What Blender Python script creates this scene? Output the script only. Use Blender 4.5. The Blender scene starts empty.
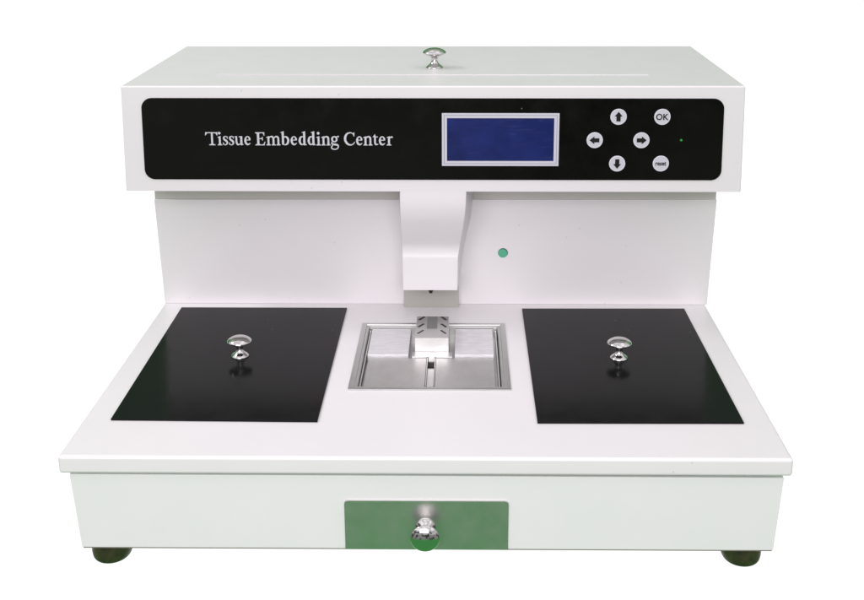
import bpy, bmesh, math, random
from mathutils import Vector, Matrix
random.seed(7)
S = bpy.context.scene
COL = S.collection
PI = math.pi

# ------------------------------------------------------------------ materials
def mat(name, base=(.8, .8, .8), rough=.5, metal=0.0, coat=0.0, spec=.5, emit=None, estr=0.0):
    m = bpy.data.materials.new(name); m.use_nodes = True
    b = m.node_tree.nodes['Principled BSDF']
    b.inputs['Base Color'].default_value = (*base, 1)
    b.inputs['Roughness'].default_value = rough
    b.inputs['Metallic'].default_value = metal
    b.inputs['Coat Weight'].default_value = coat
    b.inputs['Coat Roughness'].default_value = .05
    b.inputs['Specular IOR Level'].default_value = spec
    if emit:
        b.inputs['Emission Color'].default_value = (*emit, 1)
        b.inputs['Emission Strength'].default_value = estr
    return m, m.node_tree, b

def N(nt, t, **k):
    n = nt.nodes.new(t)
    for a, v in k.items():
        setattr(n, a, v)
    return n

def coords(nt, scale=(1, 1, 1)):
    tc = N(nt, 'ShaderNodeTexCoord'); mp = N(nt, 'ShaderNodeMapping')
    mp.inputs['Scale'].default_value = scale
    nt.links.new(tc.outputs['Object'], mp.inputs['Vector'])
    return mp.outputs['Vector']

def noise(nt, vec, scale, detail=3, rough=.5):
    n = N(nt, 'ShaderNodeTexNoise')
    n.inputs['Scale'].default_value = scale; n.inputs['Detail'].default_value = detail
    n.inputs['Roughness'].default_value = rough
    nt.links.new(vec, n.inputs['Vector'])
    return n.outputs['Fac']

def ramp(nt, fac, stops):
    r = N(nt, 'ShaderNodeValToRGB')
    e = r.color_ramp.elements
    while len(e) < len(stops):
        e.new(.5)
    for el, (p, c) in zip(e, stops):
        el.position = p; el.color = (*c, 1) if len(c) == 3 else c
    nt.links.new(fac, r.inputs['Fac'])
    return r.outputs['Color']

def bump(nt, b, h, strength, dist):
    bp = N(nt, 'ShaderNodeBump')
    bp.inputs['Strength'].default_value = strength; bp.inputs['Distance'].default_value = dist
    nt.links.new(h, bp.inputs['Height']); nt.links.new(bp.outputs['Normal'], b.inputs['Normal'])

def g(v):
    return (v, v, v)

def paint(name, a, c2, rough):
    m, nt, b = mat(name, a, rough)
    v = coords(nt)
    nt.links.new(ramp(nt, noise(nt, v, 14, 5, .6), [(.3, a), (.72, c2)]), b.inputs['Base Color'])
    nt.links.new(ramp(nt, noise(nt, v, 40, 4), [(.3, g(rough - .01)), (.7, g(rough + .03))]), b.inputs['Roughness'])
    bump(nt, b, noise(nt, v, 1400, 2), .10, .0002)
    # a few tiny grey specks and scuffs
    vo = N(nt, 'ShaderNodeTexVoronoi'); vo.inputs['Scale'].default_value = 75; nt.links.new(coords(nt, (1, 1.6, 1)), vo.inputs['Vector'])
    sc = N(nt, 'ShaderNodeSeparateColor'); nt.links.new(vo.outputs['Color'], sc.inputs['Color'])
    mu = N(nt, 'ShaderNodeMath', operation='MULTIPLY')
    nt.links.new(ramp(nt, vo.outputs['Distance'], [(.0, g(1)), (.085, g(0))]), mu.inputs[0])
    nt.links.new(ramp(nt, sc.outputs['Green'], [(.972, g(0)), (.98, g(.6))]), mu.inputs[1])
    mx = N(nt, 'ShaderNodeMix', data_type='RGBA')
    src = b.inputs['Base Color'].links[0].from_socket
    nt.links.new(mu.outputs[0], mx.inputs['Factor']); nt.links.new(src, mx.inputs['A'])
    mx.inputs['B'].default_value = (.36, .34, .33, 1); nt.links.new(mx.outputs['Result'], b.inputs['Base Color'])
    return m
M_PAINT = paint('white_powder_coat', (.80, .775, .79), (.785, .762, .775), .34)
M_PAINT2 = paint('white_cabinet_paint', (.80, .795, .795), (.775, .78, .775), .38)
M_GAP, *_ = mat('grey_seam_paint', (.22, .25, .21), .6)

def gloss_black(name, base, rough, speck, spec):
    m, nt, b = mat(name, base, rough, spec=spec)
    v = coords(nt)
    vo = N(nt, 'ShaderNodeTexVoronoi'); vo.inputs['Scale'].default_value = speck
    nt.links.new(v, vo.inputs['Vector'])
    # sparse pale dust specks: only cells whose random colour is high
    sp = ramp(nt, vo.outputs['Distance'], [(.0, g(1)), (.07, g(0))])
    sx = N(nt, 'ShaderNodeSeparateColor'); nt.links.new(vo.outputs['Color'], sx.inputs['Color'])
    gate = ramp(nt, sx.outputs['Red'], [(.965, g(0)), (.97, g(1))])
    mu = N(nt, 'ShaderNodeMath', operation='MULTIPLY')
    nt.links.new(sp, mu.inputs[0]); nt.links.new(gate, mu.inputs[1])
    mx = N(nt, 'ShaderNodeMix', data_type='RGBA')
    mx.inputs['A'].default_value = (*base, 1); mx.inputs['B'].default_value = (.35, .34, .32, 1)
    nt.links.new(mu.outputs[0], mx.inputs['Factor']); nt.links.new(mx.outputs['Result'], b.inputs['Base Color'])
    nt.links.new(ramp(nt, noise(nt, v, 30, 5, .65), [(.3, g(max(.02, rough - .05))), (.75, g(rough + .10))]), b.inputs['Roughness'])
    return m
M_LID = gloss_black('black_lid_laminate', (.008, .008, .0085), .15, 110, .5)
M_LID.node_tree.nodes['Principled BSDF'].inputs['IOR'].default_value = 1.16
M_PANEL = gloss_black('black_panel_film', (.0025, .0024, .002), .16, 90, .3)

M_CHROME, nt, b = mat('chrome', (.62, .61, .60), .045, 1.0)
nt.links.new(ramp(nt, noise(nt, coords(nt), 260, 4), [(.3, g(.03)), (.8, g(.12))]), b.inputs['Roughness'])

def steel(name, lo, hi, rough, stretch, scale, bstr, dif=0.0):
    m, nt, b = mat(name, hi, rough, 1.0 - dif)
    v = coords(nt, stretch)
    f = noise(nt, v, scale, 6, .7)
    nt.links.new(ramp(nt, f, [(.25, lo), (.75, hi)]), b.inputs['Base Color'])
    v2 = coords(nt)
    nt.links.new(ramp(nt, noise(nt, v2, 55, 4), [(.3, g(rough - .03)), (.7, g(rough + .05))]), b.inputs['Roughness'])
    if bstr:
        bump(nt, b, f, bstr, .0004)
    return m
M_STEEL = steel('brushed_steel', (.60, .59, .58), (.74, .73, .72), .34, (4, 60, 60), 30, .12)
M_RIM = steel('satin_steel_rim', (.52, .52, .51), (.62, .62, .61), .38, (60, 4, 60), 20, .1)
M_PAD = steel('scratched_pad_steel', (.62, .61, .63), (.97, .95, .98), .48, (1.6, 14, 20), 60, 1.0, .55)
M_PLATE = steel('cold_plate_steel', (.56, .55, .54), (.66, .65, .64), .42, (2, 1, 1), 40, .05)
M_BLOCK = steel('matt_block_steel', (.60, .59, .59), (.66, .65, .65), .36, (60, 4, 20), 20, .08)
M_DRAWER = steel('polished_drawer_steel', (.60, .60, .585), (.70, .68, .68), .30, (1, 1, 1), 40, .0, .05)
M_HOLE, *_ = mat('dark_slot', (.012, .011, .012), .7)
M_WINDOW, *_ = mat('grey_insert', (.20, .20, .20), .5, .4)
M_BLACK, *_ = mat('black_plastic', (.008, .008, .009), .5, spec=.2)
M_RUBBER, nt, b = mat('dark_rubber', (.035, .034, .018), .42)
nt.links.new(ramp(nt, noise(nt, coords(nt), 130, 5, .7), [(.35, (.020, .018, .012)), (.7, (.06, .055, .02))]), b.inputs['Base Color'])
M_INK, nt, b = mat('silver_lettering', (.66, .655, .70), .45)
nt.links.new(ramp(nt, noise(nt, coords(nt), 900, 3), [(.3, (.50, .50, .54)), (.7, (.72, .71, .76))]), b.inputs['Base Color'])
M_FRAME, *_ = mat('lilac_silver_bezel', (.60, .59, .66), .4)
M_FRAME2, *_ = mat('grey_bezel_groove', (.33, .33, .38), .5)
M_KEY, *_ = mat('lilac_grey_key', (.58, .57, .63), .5)
M_KEYRIM, *_ = mat('pale_key_rim', (.72, .71, .78), .5)
M_TEAL, nt, b = mat('teal_hole_fill', (.09, .42, .30), .35)
nt.links.new(ramp(nt, noise(nt, coords(nt), 600, 3), [(.4, (.10, .40, .31)), (.65, (.06, .44, .18))]), b.inputs['Base Color'])
M_LED, *_ = mat('green_led', (.02, .22, .04), .3, emit=(.05, .6, .10), estr=.15)

M_LCD, nt, b = mat('blue_lcd', (.006, .012, .07), .22, emit=(.008, .014, .085), estr=.5)
v = coords(nt)
nt.links.new(ramp(nt, noise(nt, v, 26, 5, .6), [(.3, (.003, .006, .04)), (.7, (.010, .018, .11))]), b.inputs['Base Color'])
vs = coords(nt, (1, 1, 9))
nt.links.new(ramp(nt, noise(nt, vs, 45, 5, .7), [(.5, g(.16)), (.75, g(.34))]), b.inputs['Roughness'])

# ------------------------------------------------------------------ helpers
def link(name, bm, m, parent=None, smooth=True, wn=True):
    me = bpy.data.meshes.new(name)
    bmesh.ops.recalc_face_normals(bm, faces=bm.faces)
    bm.to_mesh(me); bm.free()
    for mm in (m if isinstance(m, (list, tuple)) else [m]):
        me.materials.append(mm)
    o = bpy.data.objects.new(name, me); COL.objects.link(o)
    if parent:
        o.parent = parent
    if smooth:
        for p in me.polygons:
            p.use_smooth = True
        me.set_sharp_from_angle(angle=math.radians(35))
        if wn:
            w = o.modifiers.new('wn', 'WEIGHTED_NORMAL'); w.keep_sharp = True
    return o

def thing(name, label, cat, loc, group=None):
    o = bpy.data.objects.new(name, None); COL.objects.link(o)
    o.empty_display_size = .02
    o.location = loc; o['label'] = label; o['category'] = cat
    if group:
        o['group'] = group
    return o

def box(bm, x0, x1, y0, y1, z0, z1, bev=0, seg=3, mi=0):
    r = bmesh.ops.create_cube(bm, size=1)
    vs = r['verts']
    for v in vs:
        v.co = Vector(((x0 + x1) / 2 + v.co.x * (x1 - x0), (y0 + y1) / 2 + v.co.y * (y1 - y0), (z0 + z1) / 2 + v.co.z * (z1 - z0)))
    fs = set(f for v in vs for f in v.link_faces)
    for f in fs:
        f.material_index = mi
    if bev:
        es = list(set(e for v in vs for e in v.link_edges))
        rr = bmesh.ops.bevel(bm, geom=es, offset=bev, segments=seg, profile=.5, affect='EDGES')
        for f in rr['faces']:
            f.material_index = mi

def hexa(bm, pts, bev=0, seg=3, skip=None, mi=0):
    """pts: 8 corners, bottom ring (4) then top ring (4)."""
    vs = [bm.verts.new(p) for p in pts]
    q = [(0, 1, 2, 3), (4, 5, 6, 7), (0, 1, 5, 4), (1, 2, 6, 5), (2, 3, 7, 6), (3, 0, 4, 7)]
    for f in q:
        ff = bm.faces.new([vs[i] for i in f]); ff.material_index = mi
    if bev:
        es = list(set(e for v in vs for e in v.link_edges))
        if skip:
            sk = [set((vs[a], vs[b])) for a, b in skip]
            es = [e for e in es if set(e.verts) not in sk]
        bmesh.ops.bevel(bm, geom=es, offset=bev, segments=seg, profile=.5, affect='EDGES')

def lathe(bm, prof, seg=40, M=Matrix(), mi=0):
    rings = []
    for r, z in prof:
        if r < 1e-6:
            rings.append([bm.verts.new(M @ Vector((0, 0, z)))])
        else:
            rings.append([bm.verts.new(M @ Vector((r * math.cos(2 * PI * k / seg), r * math.sin(2 * PI * k / seg), z))) for k in range(seg)])
    for a, b in zip(rings, rings[1:]):
        for k in range(seg):
            k2 = (k + 1) % seg
            if len(a) == 1 and len(b) == 1:
                continue
            if len(a) == 1:
                f = bm.faces.new((a[0], b[k], b[k2]))
            elif len(b) == 1:
                f = bm.faces.new((a[k], b[0], a[k2]))
            else:
                f = bm.faces.new((a[k], b[k], b[k2], a[k2]))
            f.material_index = mi

def smoothprof(pts, n=5):
    out = []
    P = [pts[0]] + list(pts) + [pts[-1]]
    for i in range(1, len(P) - 2):
        for k in range(n):
            t = k / n
            out.append(tuple(.5 * ((2 * P[i][j]) + (-P[i - 1][j] + P[i + 1][j]) * t + (2 * P[i - 1][j] - 5 * P[i][j] + 4 * P[i + 1][j] - P[i + 2][j]) * t * t + (-P[i - 1][j] + 3 * P[i][j] - 3 * P[i + 1][j] + P[i + 2][j]) * t ** 3) for j in range(len(P[i]))))
    out.append(tuple(pts[-1]))
    return out

def rrect(x0, x1, z0, z1, r, n=8, corners=(1, 1, 1, 1)):
    """rounded outline, counter-clockwise from lower left: ll, lr, ur, ul flags"""
    out = []
    cs = [(x0 + r, z0 + r, PI, x0, z0), (x1 - r, z0 + r, 1.5 * PI, x1, z0), (x1 - r, z1 - r, 0, x1, z1), (x0 + r, z1 - r, .5 * PI, x0, z1)]
    for (cx, cz, a0, sx, sz), fl in zip(cs, corners):
        if fl:
            for k in range(n + 1):
                a = a0 + k / n * PI / 2
                out.append((cx + r * math.cos(a), cz + r * math.sin(a)))
        else:
            out.append((sx, sz))
    return out

def prism_y(bm, outline, yf, yb, mi=0, bev=0):
    """outline in x,z extruded from yf (front) to yb"""
    a = [bm.verts.new((x, yf, z)) for x, z in outline]
    b = [bm.verts.new((x, yb, z)) for x, z in outline]
    ff = bm.faces.new(a); ff.material_index = mi
    fb = bm.faces.new(b[::-1]); fb.material_index = mi
    n = len(a)
    for i in range(n):
        f = bm.faces.new((a[i], a[(i + 1) % n], b[(i + 1) % n], b[i])); f.material_index = mi
    if bev:
        bmesh.ops.bevel(bm, geom=list(ff.edges), offset=bev, segments=2, profile=.5, affect='EDGES')

def prism_z(bm, pts, z0, z1, mi=0):
    a = [bm.verts.new((x, y, z0)) for x, y in pts]; b = [bm.verts.new((x, y, z1)) for x, y in pts]
    for f in (bm.faces.new(a[::-1]), bm.faces.new(b)):
        f.material_index = mi
    n = len(a)
    for i in range(n):
        f = bm.faces.new((a[i], a[(i + 1) % n], b[(i + 1) % n], b[i])); f.material_index = mi

# ------------------------------------------------------------------ machine
ROOT = thing('embedding_machine', 'white bench-top tissue embedding machine with black control panel, blue screen and wide worktop', 'lab machine', (0, .3, -.115))
OFF = Matrix.Translation((0, -.3, .115))       # parts are modelled in world coordinates

def part(name, bm, m, parent=None, **k):
    o = link(name, bm, m, parent or ROOT, **k)
    if parent is None:
        o.matrix_parent_inverse = OFF
    return o

YH, YP = .275, .350
# --- worktop slab with an opening for the steel tray
HX, HY0, HY1 = .0715, .1305, .2865
def ring_slab(bm, X0, X1, Y0, Y1, Z0, Z1, hx0, hx1, hy0, hy1, bev):
    def ring(x0, x1, y0, y1, z):
        return [bm.verts.new(p) for p in ((x0, y0, z), (x1, y0, z), (x1, y1, z), (x0, y1, z))]
    ot, ob = ring(X0, X1, Y0, Y1, Z1), ring(X0, X1, Y0, Y1, Z0)
    it, ib = ring(hx0, hx1, hy0, hy1, Z1), ring(hx0, hx1, hy0, hy1, Z0)
    for i in range(4):
        j = (i + 1) % 4
        bm.faces.new((ot[i], ot[j], it[j], it[i])); bm.faces.new((ob[j], ob[i], ib[i], ib[j]))
        bm.faces.new((ot[j], ot[i], ob[i], ob[j])); bm.faces.new((it[i], it[j], ib[j], ib[i]))
    outer = set(ot + ob)
    es = [e for e in bm.edges if e.verts[0] in outer and e.verts[1] in outer]
    bmesh.ops.bevel(bm, geom=es, offset=bev, segments=5, profile=.5, affect='EDGES')
bm = bmesh.new()
ring_slab(bm, -.3005, .2995, 0, .556, -.0158, 0, -HX, HX, HY0, HY1, .0028)
part('worktop', bm, M_PAINT)

# --- base cabinet, slightly narrower towards its bottom, with a recessed seam under the worktop
bm = bmesh.new()
hexa(bm, [(-.2884, .004, -.0862), (.2896, .004, -.0862), (.2896, .55, -.0862), (-.2884, .55, -.0862),
          (-.2935, .004, -.0182), (.2940, .004, -.0190), (.2940, .55, -.0190), (-.2935, .55, -.0182)], .0010, 2)
part('base_cabinet', bm, M_PAINT2)
bm = bmesh.new(); box(bm, -.286, .286, .012, .54, -.0190, -.0150)
part('seam_strip', bm, M_GAP)
# folded lip along the bottom of the cabinet front
bm = bmesh.new(); box(bm, -.2875, .2887, .0052, .012, -.0874, -.0863)
part('bottom_lip', bm, mat('brown_grey_edge', (.22, .19, .17), .6)[0])

# --- feet
def foot_bm(s):
    bm = bmesh.new()
    prof = smoothprof([(0, 0), (.0105, .0002), (.0150, .0024), (.0170, .0075), (.0177, .014), (.0178, .026)], 4) + [(0, .026)]
    lathe(bm, prof, 36)
    for v in bm.verts:                        # the soft foot is squashed outwards under the load
        k = max(0, 1 - v.co.z / .022)
        v.co.x += s * .0028 * k
    return bm
for s, x in ((-1, -.2695), (1, .2675)):
    for y in (.030, .515):
        o = link('rubber_foot', foot_bm(s), M_RUBBER, ROOT, wn=False)
        o.location = (x, y - .3, -.1108 + .115)

# --- rear housing with the white back wall; a shallow recessed band at its top, shade under the head put into its grey
bm = bmesh.new()
hexa(bm, [(-.2998, YP, .0), (.3008, YP, .0), (.3008, .545, .0), (-.2998, .545, .0),
          (-.3042, YP, .1197), (.3050, YP, .1205), (.3050, .545, .1205), (-.3042, .545, .1197)], .0008, 2)
# the round hole is not cut; an added disc stands in for it
part('back_wall', bm, M_PAINT)
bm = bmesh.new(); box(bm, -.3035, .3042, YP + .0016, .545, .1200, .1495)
part('shadow_gap_band', bm, paint('shaded_band_tone', (.58, .565, .53), (.55, .54, .51), .5))

# --- head housing
bm = bmesh.new()
hexa(bm, [(-.3112, YH, .1497), (.3114, YH, .1497), (.3114, .557, .1497), (-.3112, .557, .1497),
          (-.3092, YH, .2574), (.3095, YH, .2580), (.3095, .557, .2580), (-.3092, .557, .2574)], .0016, 3, skip=[(0, 1)])
part('head_housing', bm, M_PAINT)

# --- dispensing column: front edge (x, y, z) pairs and the line where its flared sides meet the back wall
rows = [  # z, y_front, xl, xr, xl_back, xr_back
    (.1497, .2750, -.0333, .0343, -.0385, .0415),
    (.1350, .2750, -.0334, .0338, -.0385, .0415),
    (.1215, .2785, -.0334, .0327, -.0383, .0412),
    (.1085, .2850, -.0334, .0310, -.0378, .0405),
    (.0960, .2925, -.0333, .0294, -.0372, .0385),
    (.0840, .2998, -.0333, .0280, -.0367, .0355),
    (.0755, .3012, -.0333, .0268, -.0362, .0340),
    (.0695, .2990, -.0331, .0260, -.0358, .0325),
    (.0352, .2986, -.0327, .0254, -.0345, .0280)]
fine = smoothprof(rows, 5)
fine = [r for r in fine]
bm = bmesh.new()
L = []
for z, y, a, b_, c, d in fine:
    e = .0012   # rounded front edge
    L.append([bm.verts.new(p) for p in ((c, YP + .001, z), (a, y + e, z), (a + e * .3, y + e * .3, z), (a + e, y, z),
                                        (b_ - e, y, z), (b_ - e * .3, y + e * .3, z), (b_, y + e, z), (d, YP + .001, z))])
for p, q in zip(L, L[1:]):
    for i in range(7):
        bm.faces.new((p[i], p[i + 1], q[i + 1], q[i]))
bm.faces.new(L[-1]); bm.faces.new(L[0][::-1])
part('dispensing_column', bm, M_PAINT)
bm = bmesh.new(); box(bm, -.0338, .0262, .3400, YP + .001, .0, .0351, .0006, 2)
part('column_foot', bm, paint('shaded_foot_tone', (.44, .43, .40), (.40, .39, .36), .5))  # recessed foot, shade below the nose put into its darker colour
bm = bmesh.new()
lathe(bm, [(0, .0352), (.0026, .0352), (.0026, .0329), (.0019, .0327), (.0019, .0308), (0, .0308)], 6, Matrix.Translation((-.0031, .3025, 0)))
part('wax_nozzle', bm, M_BLACK, smooth=False)

# --- hole in the back wall, imitated by an added teal disc with a dark rim
bm = bmesh.new()
T = Matrix.Translation((.0747, YP, .0600)) @ Matrix.Rotation(PI / 2, 4, 'X')
lathe(bm, [(.0054, -.001), (.0054, .0007), (.0060, .0007), (.0060, -.001)], 36, T, 0)
lathe(bm, [(0, .0003), (.0055, .0003), (.0055, -.001)], 36, T, 1)
bz = part('hole_rim', bm, [M_PAINT, M_HOLE])
bm = bmesh.new()
lathe(bm, [(0, .0013), (.0046, .0013), (.0050, .0009), (.0050, .0000)], 36, Matrix.Translation((-.0002, 0, -.0004)) @ T)
c = link('hole_disc', bm, M_TEAL, bz)

# --- control panel
bm = bmesh.new()
out = rrect(-.2899, .2897, .1622, .2456, .0105, 10)
prism_y(bm, out, YH - .0012, YH + .001, 0, .0003)
for v in bm.verts:      # sides lean very slightly, as the head does
    v.co.x *= 1 + (.2039 - v.co.z) * .05
CP = part('control_panel', bm, M_PANEL)
YF = YH - .0012
# screen bezel: two raised lilac bands with a groove, and the blue glass set back
def frame_y(bm, x0, x1, z0, z1, w, yf, yb, mi=0):
    a = [(x0, z0), (x1, z0), (x1, z1), (x0, z1)]
    b = [(x0 + w, z0 + w), (x1 - w, z0 + w), (x1 - w, z1 - w), (x0 + w, z1 - w)]
    A = [bm.verts.new((x, yf, z)) for x, z in a]; B = [bm.verts.new((x, yf, z)) for x, z in b]
    A2 = [bm.verts.new((x, yb, z)) for x, z in a]; B2 = [bm.verts.new((x, yb, z)) for x, z in b]
    for i in range(4):
        j = (i + 1) % 4
        for f in ((A[i], A[j], B[j], B[i]), (A[j], A[i], A2[i], A2[j]), (B[i], B[j], B2[j], B2[i])):
            ff = bm.faces.new(f); ff.material_index = mi
bm = bmesh.new()
frame_y(bm, .0096, .1264, .1769, .2308, .0020, YF - .0007, YF + .0002, 0)
frame_y(bm, .0116, .1244, .1789, .2288, .0006, YF - .0004, YF + .0002, 1)
frame_y(bm, .0122, .1238, .1795, .2282, .0024, YF - .0007, YF + .0002, 0)
SB = link('screen_bezel', bm, [M_FRAME, M_FRAME2], CP, smooth=False)
bm = bmesh.new()
prism_y(bm, [(.0144, .1817), (.1216, .1817), (.1216, .2260), (.0144, .2260)], YF - .00015, YF + .0004)
link('screen', bm, M_LCD, CP, smooth=False)

# keys: a disc, its pale rim and its printed mark in one mesh
def arrow(ang):
    pts = [(0, .0052), (.0040, .0004), (.0021, .0004), (.0021, -.0046), (-.0021, -.0046), (-.0021, .0004), (-.0040, .0004)]
    c, s = math.cos(ang), math.sin(ang)
    return [(x * c - y * s, x * s + y * c) for x, y in pts]
def text_polys(txt, size):
    cu = bpy.data.curves.new('t', 'FONT'); cu.body = txt; cu.size = size
    cu.align_x = 'CENTER'; cu.align_y = 'CENTER'; cu.resolution_u = 3; cu.offset = .00018
    o = bpy.data.objects.new('t', cu); COL.objects.link(o)
    dg = bpy.context.evaluated_depsgraph_get(); dg.update()
    me = bpy.data.meshes.new_from_object(o.evaluated_get(dg))
    vs = [tuple(v.co[:2]) for v in me.vertices]; fs = [tuple(p.vertices) for p in me.polygons]
    bpy.data.objects.remove(o); bpy.data.curves.remove(cu); bpy.data.meshes.remove(me)
    cx = (min(v[0] for v in vs) + max(v[0] for v in vs)) / 2; cy = (min(v[1] for v in vs) + max(v[1] for v in vs)) / 2
    return [(x - cx, y - cy) for x, y in vs], fs
def key(x, z, kind):
    bm = bmesh.new()
    T = Matrix.Translation((x, YF, z)) @ Matrix.Rotation(PI / 2, 4, 'X')
    lathe(bm, [(0, .0004), (.0072, .0004)], 40, T, 0)
    lathe(bm, [(.0072, .0004), (.0073, .0006), (.0080, .0005), (.0082, -.0002)], 40, T, 1)
    yy = YF - .0006
    if isinstance(kind, float):
        f = bm.faces.new([bm.verts.new((x + a, yy, z + b)) for a, b in arrow(kind)]); f.material_index = 2
    else:
        txt, size, sx = kind
        vs, fs = text_polys(txt, size)
        V = [bm.verts.new((x + a * sx, yy, z + b)) for a, b in vs]
        for q in fs:
            f = bm.faces.new([V[i] for i in q]); f.material_index = 2
    me = bpy.data.meshes.new('push_key'); bm.to_mesh(me); bm.free()
    for m_ in (M_KEY, M_KEYRIM, M_BLACK):
        me.materials.append(m_)
    o = bpy.data.objects.new('key', me); COL.objects.link(o); o.parent = CP
    return o
for x, z, k, lb in ((.1850, .2272, 0.0, 'round grey key with a black arrow pointing up'),
                    (.2284, .2272, ('OK', .0088, .95), 'round grey key marked OK'),
                    (.1621, .2034, PI / 2, 'round grey key with a black arrow pointing left'),
                    (.2086, .2034, -PI / 2, 'round grey key with a black arrow pointing right'),
                    (.1853, .1794, PI, 'round grey key with a black arrow pointing down'),
                    (.2290, .1795, ('reset', .0064, .82), 'round grey key marked reset')):
    key(x, z, k)['label'] = lb
bm = bmesh.new()
lathe(bm, [(0, .0011), (.0008, .0009), (.0012, .0004), (.0013, -.0003)], 20, Matrix.Translation((.2483, YF, .2035)) @ Matrix.Rotation(PI / 2, 4, 'X'))
link('indicator_light', bm, M_LED, CP, wn=False)

# --- "Tissue Embedding Center", drawn stroke by stroke in an old-style serif face
letters = bmesh.new(); layer = [0]
def put(poly, ox):
    layer[0] += 1
    y = YF - .00012 - .00001 * (layer[0] % 9)
    vs = [letters.verts.new((-.2274 + (ox + px) * .001004, y, .1977 + py * .001025)) for px, py in poly]
    return vs
def poly(pts, ox):
    letters.faces.new(put(pts, ox))
def rc(x0, y0, x1, y1, ox):
    poly([(x0, y0), (x1, y0), (x1, y1), (x0, y1)], ox)
def st(pts, ox, n=6):
    P = smoothprof(pts, n) if len(pts) > 2 else pts
    Lp, Rp = [], []
    for i, (x, y, w) in enumerate(P):
        a = P[max(0, i - 1)]; c = P[min(len(P) - 1, i + 1)]
        dx, dy = c[0] - a[0], c[1] - a[1]; l = math.hypot(dx, dy) or 1
        nx, ny = -dy / l * w * .46, dx / l * w * .46
        Lp.append((x + nx, y + ny)); Rp.append((x - nx, y - ny))
    V = put(Lp + Rp, ox); n_ = len(Lp)
    for i in range(n_ - 1):
        letters.faces.new((V[i], V[i + 1], V[n_ + i + 1], V[n_ + i]))
def dot(x, y, r, ox):
    poly([(x + r * math.cos(k * PI / 8), y + r * math.sin(k * PI / 8)) for k in range(16)], ox)
SW = 1.85; SR = .8
def stem(x, y0, y1, ox, serif=2.0, flag=False, w=SW):
    rc(x - w / 2, y0, x + w / 2, y1, ox)
    if serif:
        rc(x - serif, y0, x + serif, y0 + SR, ox)
        poly([(x - serif * .8, y0 + SR), (x + serif * .8, y0 + SR), (x + w / 2, y0 + SR + .7), (x - w / 2, y0 + SR + .7)], ox)
    if flag:
        poly([(x - w / 2 - 1.1, y1 - 1.15), (x - w / 2 - 1.2, y1 - .6), (x + w / 2, y1 + .45), (x + w / 2, y1 - .3), (x - w / 2, y1 - 1.2)], ox)
def arch(x, ox, x2):
    st([(x + .5, 7.0, .7), (x + 1.9, 8.5, 1.3), (x2 - 1.1, 8.6, 1.7), (x2 - .15, 7.4, 2.0), (x2, 5.6, SW), (x2, 4, SW)], ox)
def G_T(o):
    stem(6.8, 0, 12.8, o, 3.1); rc(.6, 12.1, 12.0, 13.0, o)
    poly([(0, 9.9), (.65, 9.9), (2.3, 12.3), (.8, 13.3), (.4, 13.0)], o); poly([(12.3, 9.9), (11.7, 9.9), (10.2, 12.3), (11.6, 13.0), (12.3, 13.3)], o)
def G_i(o):
    stem(2.3, 0, 8.8, o, 2.2, True); dot(2.1, 12.1, 1.35, o)
def G_s(o):
    st([(4.9, 6.7, .6), (4.5, 8.1, .8), (2.9, 8.9, .95), (1.3, 7.9, 1.5), (1.5, 6.2, 1.9), (2.8, 5.0, 2.1), (4.2, 3.8, 2.0), (4.5, 2.0, 1.6), (3.2, .55, 1.0), (1.6, .6, .8), (.6, 2.6, .6)], o)
    rc(4.5, 6.6, 5.1, 8.9, o); rc(.25, .5, .85, 2.9, o)
def G_u(o):
    st([(1.7, 9.0, SW), (1.7, 5.5, SW), (1.75, 3.0, SW), (2.7, 1.0, 1.8), (4.2, .8, 1.2), (5.8, 1.9, .7)], o)
    poly([(.0, 8.2), (-.2, 8.7), (1.7, 9.2), (1.7, 8.2)], o)
    rc(6.6 - 1.05, .3, 6.6 + 1.05, 9, o); poly([(4.0, 8.2), (4.0, 8.7), (6.3, 9.2), (6.3, 8.2)], o); poly([(5.6, 1.4), (6.2, 0), (8.6, .5), (8.6, 1.0), (7.6, 1.4)], o)
def G_e(o):
    rc(1.2, 4.9, 6.0, 5.6, o)
    st([(5.6, 5.0, 1.7), (5.5, 7.0, 1.7), (3.9, 8.75, 1.0), (2.0, 7.7, 1.5), (1.2, 4.8, 2.1), (2.1, 1.8, 2.1), (4.1, .85, 1.6), (6.3, 2.3, .6)], o)
def G_E(o):
    rc(1.8, 0, 4.0, 13, o); rc(0, 0, 8.8, .85, o); rc(0, 12.15, 8.8, 13, o); rc(4, 6.3, 7.2, 7.15, o)
    rc(.9, .85, 4.9, 1.3, o); rc(.9, 11.7, 4.9, 12.2, o)
    poly([(7.5, 4.8), (7.5, 8.6), (7.0, 8.6), (6.4, 7.1), (6.4, 6.3), (7.0, 4.8)], o)
    poly([(9.2, 9.7), (9.2, 13.1), (7.0, 12.2), (8.0, 11.6), (8.6, 9.7)], o); poly([(9.9, 3.6), (9.0, 0), (7.0, .8), (8.3, 1.4), (9.2, 3.6)], o)
def G_m(o):
    stem(2.3, 0, 8.8, o, 2.1, True); stem(7.3, 0, 5.5, o, 2.0); stem(12.2, 0, 5.5, o, 2.0); arch(2.3, o, 7.3); arch(7.3, o, 12.2)
def G_n(o):
    stem(2.0, 0, 8.8, o, 2.0, True); stem(6.9, 0, 5.5, o, 2.0); arch(2.0, o, 6.9)
def G_b(o):
    rc(2.1 - 1.05, .8, 2.1 + 1.05, 13.6, o); poly([(-.2, 12.6), (-.2, 13.1), (3.15, 14.2), (3.15, 13.0), (1.05, 12.6)], o)
    st([(2.5, 7.2, .7), (4.3, 8.6, 1.3), (6.4, 7.7, 2.0), (7.4, 4.8, 2.3), (6.4, 1.8, 2.0), (4.4, .6, 1.1), (1.6, 1.1, .9)], o)
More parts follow.
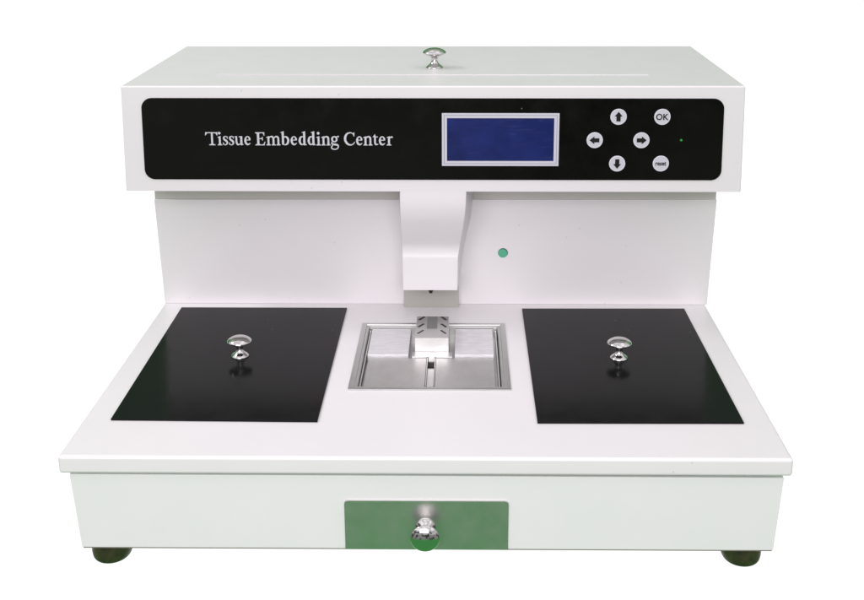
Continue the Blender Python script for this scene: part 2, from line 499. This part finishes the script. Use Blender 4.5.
def G_d(o):
    rc(5.8 - 1.05, .4, 5.8 + 1.05, 13.6, o); poly([(3.5, 12.6), (3.5, 13.1), (6.85, 14.2), (6.85, 13.0), (4.75, 12.6)], o)
    st([(5.4, 7.9, .7), (3.8, 8.7, 1.2), (1.9, 7.6, 1.9), (1.15, 4.7, 2.3), (1.9, 1.9, 2.0), (3.4, .8, 1.3), (5.2, 1.7, .8)], o)
    poly([(5.0, 1.4), (5.4, 0), (8.1, .4), (8.1, .9), (6.9, 1.3)], o)
def G_g(o):
    ring = [(3.8 + 2.35 * math.cos(a), 6.2 + 2.5 * math.sin(a), 1.15 + .7 * abs(math.cos(a))) for a in [k * PI / 8 for k in range(17)]]
    st(ring, o, 2)
    st([(5.5, 8.1, .9), (7.0, 8.9, 1.1), (8.3, 8.7, 1.5)], o)
    st([(2.3, 3.9, .9), (1.2, 2.8, 1.1), (1.5, 1.5, 1.5), (4.0, 1.0, 1.9), (6.7, .4, 1.9), (7.6, -1.3, 1.3), (6.5, -3.2, 1.1), (3.9, -3.9, 1.2), (1.3, -3.2, 1.2), (.8, -1.6, 1.2), (2.2, .3, .9)], o)
def G_C(o):
    st([(10.3, 9.3, .8), (9.2, 11.6, .9), (6.7, 12.7, 1.1), (3.5, 11.7, 1.8), (1.6, 8.7, 2.3), (1.5, 5.0, 2.4), (3.5, 1.7, 2.1), (6.6, .5, 1.4), (9.2, 1.3, .9), (10.9, 3.5, .7)], o)
    poly([(10.5, 9.0), (10.7, 13.0), (10.2, 13.0), (9.0, 12.0), (9.9, 9.0)], o)
def G_t(o):
    st([(2.4, 10.6, .5), (2.4, 8.6, SW), (2.4, 5.5, SW), (2.45, 2.6, SW), (3.3, 1.0, 1.6), (5.6, 1.3, .6)], o)
    poly([(.1, 8.2), (2.2, 11.2), (2.6, 11.2), (2.6, 8.9), (5.3, 9.0), (5.3, 8.2)], o)
def G_r(o):
    stem(2.5, 0, 8.8, o, 2.3, True); st([(3.2, 7.0, .7), (4.2, 8.2, 1.2), (5.5, 8.4, 1.7), (6.1, 7.8, 1.4)], o)
for f, px in ((G_T, 205.9), (G_i, 218.1), (G_s, 223.2), (G_s, 229.3), (G_u, 235.3), (G_e, 244.6), (G_E, 255.9), (G_m, 266.7),
              (G_b, 281.4), (G_e, 290.9), (G_d, 299.0), (G_d, 308.0), (G_i, 316.7), (G_n, 321.9), (G_g, 331.0), (G_C, 344.2),
              (G_e, 356.2), (G_n, 363.8), (G_t, 372.9), (G_e, 378.9), (G_r, 386.7)):
    f(px - 205.9)
me = bpy.data.meshes.new('lettering'); letters.to_mesh(me); letters.free(); me.materials.append(M_INK)
LT = bpy.data.objects.new('lettering', me); COL.objects.link(LT); LT.parent = CP

# --- knob (shared profile)
KP = smoothprof([(.0086, 0), (.0086, .0010), (.0070, .0026), (.0046, .0046), (.0033, .0070), (.0032, .0096), (.0050, .0118), (.0090, .0136), (.0114, .0150), (.0119, .0157)], 4)
KP += smoothprof([(.0120, .0160), (.0116, .0168), (.0100, .0182), (.0074, .0196), (.0040, .0205), (0, .0208)], 4)
def knob_bm(k=1.0):
    bm = bmesh.new(); lathe(bm, [(0, 0)] + [(r * k, z * k) for r, z in KP], 56); return bm

# --- drawer
bm = bmesh.new()
out = rrect(-.0672, .0686, -.0858, -.0405, .0028, 6, (0, 0, 1, 1))
prism_y(bm, out, .0022, .0045, 0, .0004)
DR = part('drawer_front', bm, M_DRAWER)
o = link('drawer_knob', knob_bm(), M_CHROME, DR, wn=False)
o.matrix_local = Matrix.Translation((-.0001, .0022, -.0652)) @ Matrix.Rotation(PI / 2, 4, 'X')

# --- steel tray in the worktop
bm = bmesh.new()
ox, oy0, oy1 = .0752, .1272, .2902
ix, iy0, iy1 = .0672, .1350, .2826
def loop(x, y0, y1, z):
    return [bm.verts.new(p) for p in ((-x, y0, z), (x, y0, z), (x, y1, z), (-x, y1, z))]
lp = [loop(ox, oy0, oy1, .0001), loop(ox, oy0, oy1, .0014), loop(ox - .0012, oy0 + .0012, oy1 - .0012, .0018),
      loop(ix + .0030, iy0 - .0030, iy1 + .0030, .0016), loop(ix + .0024, iy0 - .0024, iy1 + .0024, .0006), loop(ix + .0005, iy0 - .0005, iy1 + .0005, .0006),
      loop(ix, iy0, iy1, .0), loop(ix - .0008, iy0 + .0008, iy1 - .0008, -.0100)]
for a, b_ in zip(lp, lp[1:]):
    for i in range(4):
        bm.faces.new((a[i], a[(i + 1) % 4], b_[(i + 1) % 4], b_[i]))
bm.faces.new(lp[-1])
TR = part('steel_tray', bm, M_RIM)
def tp(name, bm, m, **k):
    return link(name, bm, m, TR, **k)
for x0, x1, lb in ((-.0628, -.0050, 'smooth left cold plate'), (.0043, .0616, 'smooth right cold plate')):
    bm = bmesh.new(); box(bm, x0, x1, .1455, .2112, -.0099, -.0042, .0005, 2)
    o = tp('cold_plate', bm, M_PLATE); o['label'] = lb
for x0, x1, lb in ((-.0640, -.0232, 'scratched bright pad at the back left of the tray'), (.0228, .0618, 'scratched bright pad at the back right of the tray')):
    bm = bmesh.new(); box(bm, x0, x1, .2128, .2808, -.0099, -.0012, .0005, 2)
    o = tp('scratched_pad', bm, M_PAD); o['label'] = lb
for x0, x1 in ((-.0662, -.0650), (.0645, .0657)):
    bm = bmesh.new(); box(bm, x0, x1, .140, .2800, -.0095, -.0030)
    tp('side_rail', bm, M_STEEL)
# channel between the plates, with a dark drain under the spout
bm = bmesh.new(); box(bm, -.0046, -.0038, .1450, .2100, -.0098, -.0036); box(bm, .0031, .0039, .1450, .2100, -.0098, -.0036)
box(bm, -.0036, .0029, .1452, .1935, -.0098, -.0070, .0004, 2)
tp('drain_channel', bm, M_STEEL)
bm = bmesh.new(); box(bm, -.0037, .0030, .1940, .2035, -.0098, -.0058)
tp('drain_hole', bm, M_HOLE)
bm = bmesh.new()
box(bm, -.0200, .0207, .2118, .2240, -.0098, -.0030, .0006, 2)
hexa(bm, [(-.0032, .2030, -.0068), (.0028, .2030, -.0068), (.0028, .2117, -.0060), (-.0032, .2117, -.0060),
          (-.0032, .2030, -.0040), (.0028, .2030, -.0040), (.0028, .2117, -.0032), (-.0032, .2117, -.0032)], .0004, 2)
tp('spout_plate', bm, M_BLOCK)
# raised cassette block
bm = bmesh.new()
hexa(bm, [(-.0173, .2243, -.0098), (.0168, .2243, -.0098), (.0168, .2800, -.0098), (-.0173, .2800, -.0098),
          (-.0173, .2232, .0120), (.0168, .2232, .0120), (.0163, .2826, .0120), (-.0171, .2826, .0120)], .0005, 2)
BK = tp('raised_block', bm, M_BLOCK)
bm = bmesh.new()
def U12(a, b_):      # slot layout measured on the block's top
    return a, b_
def slot(x0, y0, x1, y1, w):
    dx, dy = x1 - x0, y1 - y0; l = math.hypot(dx, dy); nx, ny = -dy / l * w / 2, dx / l * w / 2
    prism_z(bm, [(x0 - nx, y0 - ny), (x1 - nx, y1 - ny), (x1 + nx, y1 + ny), (x0 + nx, y0 + ny)], .0119, .01215)
for yy, w in ((.2765, .0026), (.2570, .0024), (.2395, .0019)):
    slot(-.0148, yy - .0045, -.0092, yy + .0045, w)
    slot(.0086, yy + .0045, .0138, yy - .0045, w)
tp2 = link('vent_slots', bm, M_HOLE, TR, smooth=False)
bm = bmesh.new(); prism_z(bm, [(-.0058, .2480), (.0046, .2480), (.0046, .2818), (-.0059, .2818)], .0119, .01208)
link('grey_insert', bm, M_WINDOW, TR, smooth=False)

# ------------------------------------------------------------------ lids (each lifts off)
def lid(label, pts, z0, th, m, kloc, kscale, bev, name='lid', pn='lid_plate', group=None):
    cx = sum(p[0] for p in pts) / 4; cy = sum(p[1] for p in pts) / 4
    t = thing(name, label, 'lid', (cx, cy, z0), group)
    bm = bmesh.new()
    q = [(x - cx, y - cy) for x, y in pts]
    hexa(bm, [(x, y, 0) for x, y in q] + [(x, y, th) for x, y in q], bev, 2)
    link(pn, bm, m, t)
    k = link('lid_knob', knob_bm(kscale), M_CHROME, t, wn=False)
    k.location = (kloc[0] - cx, kloc[1] - cy, th)
    return t
lid('black glossy lid with chrome knob on the left side of the worktop', [(-.2755, .0640), (-.0952, .0618), (-.0958, .3337), (-.2775, .3337)], .0002, .0016, M_LID, (-.1883, .2010), 1.0, .0004, group='black lids on the worktop')
lid('black glossy lid with chrome knob on the right side of the worktop', [(.0952, .0610), (.2735, .0618), (.2727, .3343), (.0956, .3330)], .0002, .0016, M_LID, (.1836, .1990), 1.0, .0004, group='black lids on the worktop')
lid('wide white lid with chrome knob on top of the machine head', [(-.2253, .3405), (.2240, .3405), (.2240, .5403), (-.2253, .5403)], .2577, .0007, M_PAINT, (-.0001, .3830), 1.06, .0004)

# ------------------------------------------------------------------ light
W = bpy.data.worlds.new('World'); S.world = W; W.use_nodes = True
nt = W.node_tree; nt.nodes.clear()
outn = N(nt, 'ShaderNodeOutputWorld'); bg = N(nt, 'ShaderNodeBackground')
nt.links.new(bg.outputs[0], outn.inputs[0])
tc = N(nt, 'ShaderNodeTexCoord'); sx = N(nt, 'ShaderNodeSeparateXYZ'); nt.links.new(tc.outputs['Generated'], sx.inputs[0])
def mr(src, a, b_):
    m = N(nt, 'ShaderNodeMapRange', interpolation_type='SMOOTHSTEP')
    if a > b_:
        m.inputs['To Min'].default_value = 1; m.inputs['To Max'].default_value = 0; a, b_ = b_, a
    m.inputs['From Min'].default_value = a; m.inputs['From Max'].default_value = b_
    nt.links.new(src, m.inputs['Value']); return m.outputs['Result']
def mixc(f, a, b_):
    m = N(nt, 'ShaderNodeMix', data_type='RGBA')
    nt.links.new(f, m.inputs['Factor'])
    for k, v in (('A', a), ('B', b_)):
        if isinstance(v, tuple):
            m.inputs[k].default_value = (*v, 1)
        else:
            nt.links.new(v, m.inputs[k])
    return m.outputs['Result']
def mul(a, b_):
    m = N(nt, 'ShaderNodeMath', operation='MULTIPLY'); nt.links.new(a, m.inputs[0]); nt.links.new(b_, m.inputs[1]); return m.outputs[0]
X, Y, Z = sx.outputs
# the studio as seen from the bench: pale ceiling and dim walls with noise patches added to vary chrome reflections, green cloth hanging behind
# and spread in front of the bench, and an added blank white filling the view behind it
def noise_dir(scale, lo, hi):
    n = N(nt, 'ShaderNodeTexNoise'); n.inputs['Scale'].default_value = scale; n.inputs['Detail'].default_value = 2
    nt.links.new(tc.outputs['Generated'], n.inputs['Vector'])
    return mr(n.outputs['Fac'], lo, hi)
ceiling = mixc(noise_dir(2.6, .47, .56), (.84, .81, .84), (1.34, 1.28, 1.33))
walls = mixc(noise_dir(3.4, .44, .53), (.10, .10, .11), (.66, .63, .66))
room = mixc(mr(Z, .22, .50), walls, ceiling)
cloth_back = mul(mr(Y, .18, .42), mr(Z, .90, .78))
upper = mixc(cloth_back, room, mixc(mr(Z, .15, .80), (.06, .23, .08), (.36, .44, .33)))
ground = mixc(mr(Z, -.32, -.50), mixc(noise_dir(3.0, .44, .54), (.05, .055, .05), (.30, .30, .29)), (.070, .31, .085))
low = mixc(mr(Z, -.04, .04), ground, upper)
blank_white = mul(mr(Y, .42, .50), mr(Z, .02, -.01))
fin = mixc(blank_white, low, (1.1, 1.1, 1.1))
nt.links.new(fin, bg.inputs['Color']); bg.inputs['Strength'].default_value = 1.0

def area(name, loc, target, size, power, color=(1, 1, 1), sy=None):
    l = bpy.data.lights.new(name, 'AREA'); l.energy = power; l.color = color
    l.shape = 'RECTANGLE'; l.size = size; l.size_y = sy or size
    o = bpy.data.objects.new(name, l); COL.objects.link(o); o.location = loc
    o.rotation_euler = (Vector(target) - Vector(loc)).to_track_quat('-Z', 'Y').to_euler()
area('softbox_front', (-.15, -1.7, .74), (0, .25, .08), 1.5, 22, (1, .965, .985), .8)
area('softbox_left', (-1.3, .32, 1.35), (0, .38, .2), .22, 6, (1, 1, 1))

# ------------------------------------------------------------------ camera
cam = bpy.data.cameras.new('camera'); co = bpy.data.objects.new('camera', cam); COL.objects.link(co); S.camera = co
f, pitch, yaw, roll, px, py = 1150.01, .2545, .0101, .0008, 450.234, 178.391
c, s = math.cos(pitch), math.sin(pitch)
Xr = Vector((math.cos(yaw), math.sin(yaw), 0)); F0 = Vector((-math.sin(yaw), math.cos(yaw), 0)); Zv = Vector((0, 0, 1))
fw = c * F0 - s * Zv; up0 = s * F0 + c * Zv
R = math.cos(roll) * Xr - math.sin(roll) * up0; Uv = math.sin(roll) * Xr + math.cos(roll) * up0
mw = Matrix((R, Uv, -fw)).transposed().to_4x4(); mw.translation = Vector((.0292, -.848, .4556))
co.matrix_world = mw
cam.sensor_fit = 'HORIZONTAL'; cam.sensor_width = 36; cam.lens = f / 864 * 36
cam.shift_x = -(px - 432) / 864; cam.shift_y = -(300 - py) / 864
cam.clip_start = .01; cam.clip_end = 100

S.view_settings.view_transform = 'Standard'; S.view_settings.look = 'None'
S.view_settings.exposure = .05; S.view_settings.gamma = 1
S.cycles.max_bounces = 10
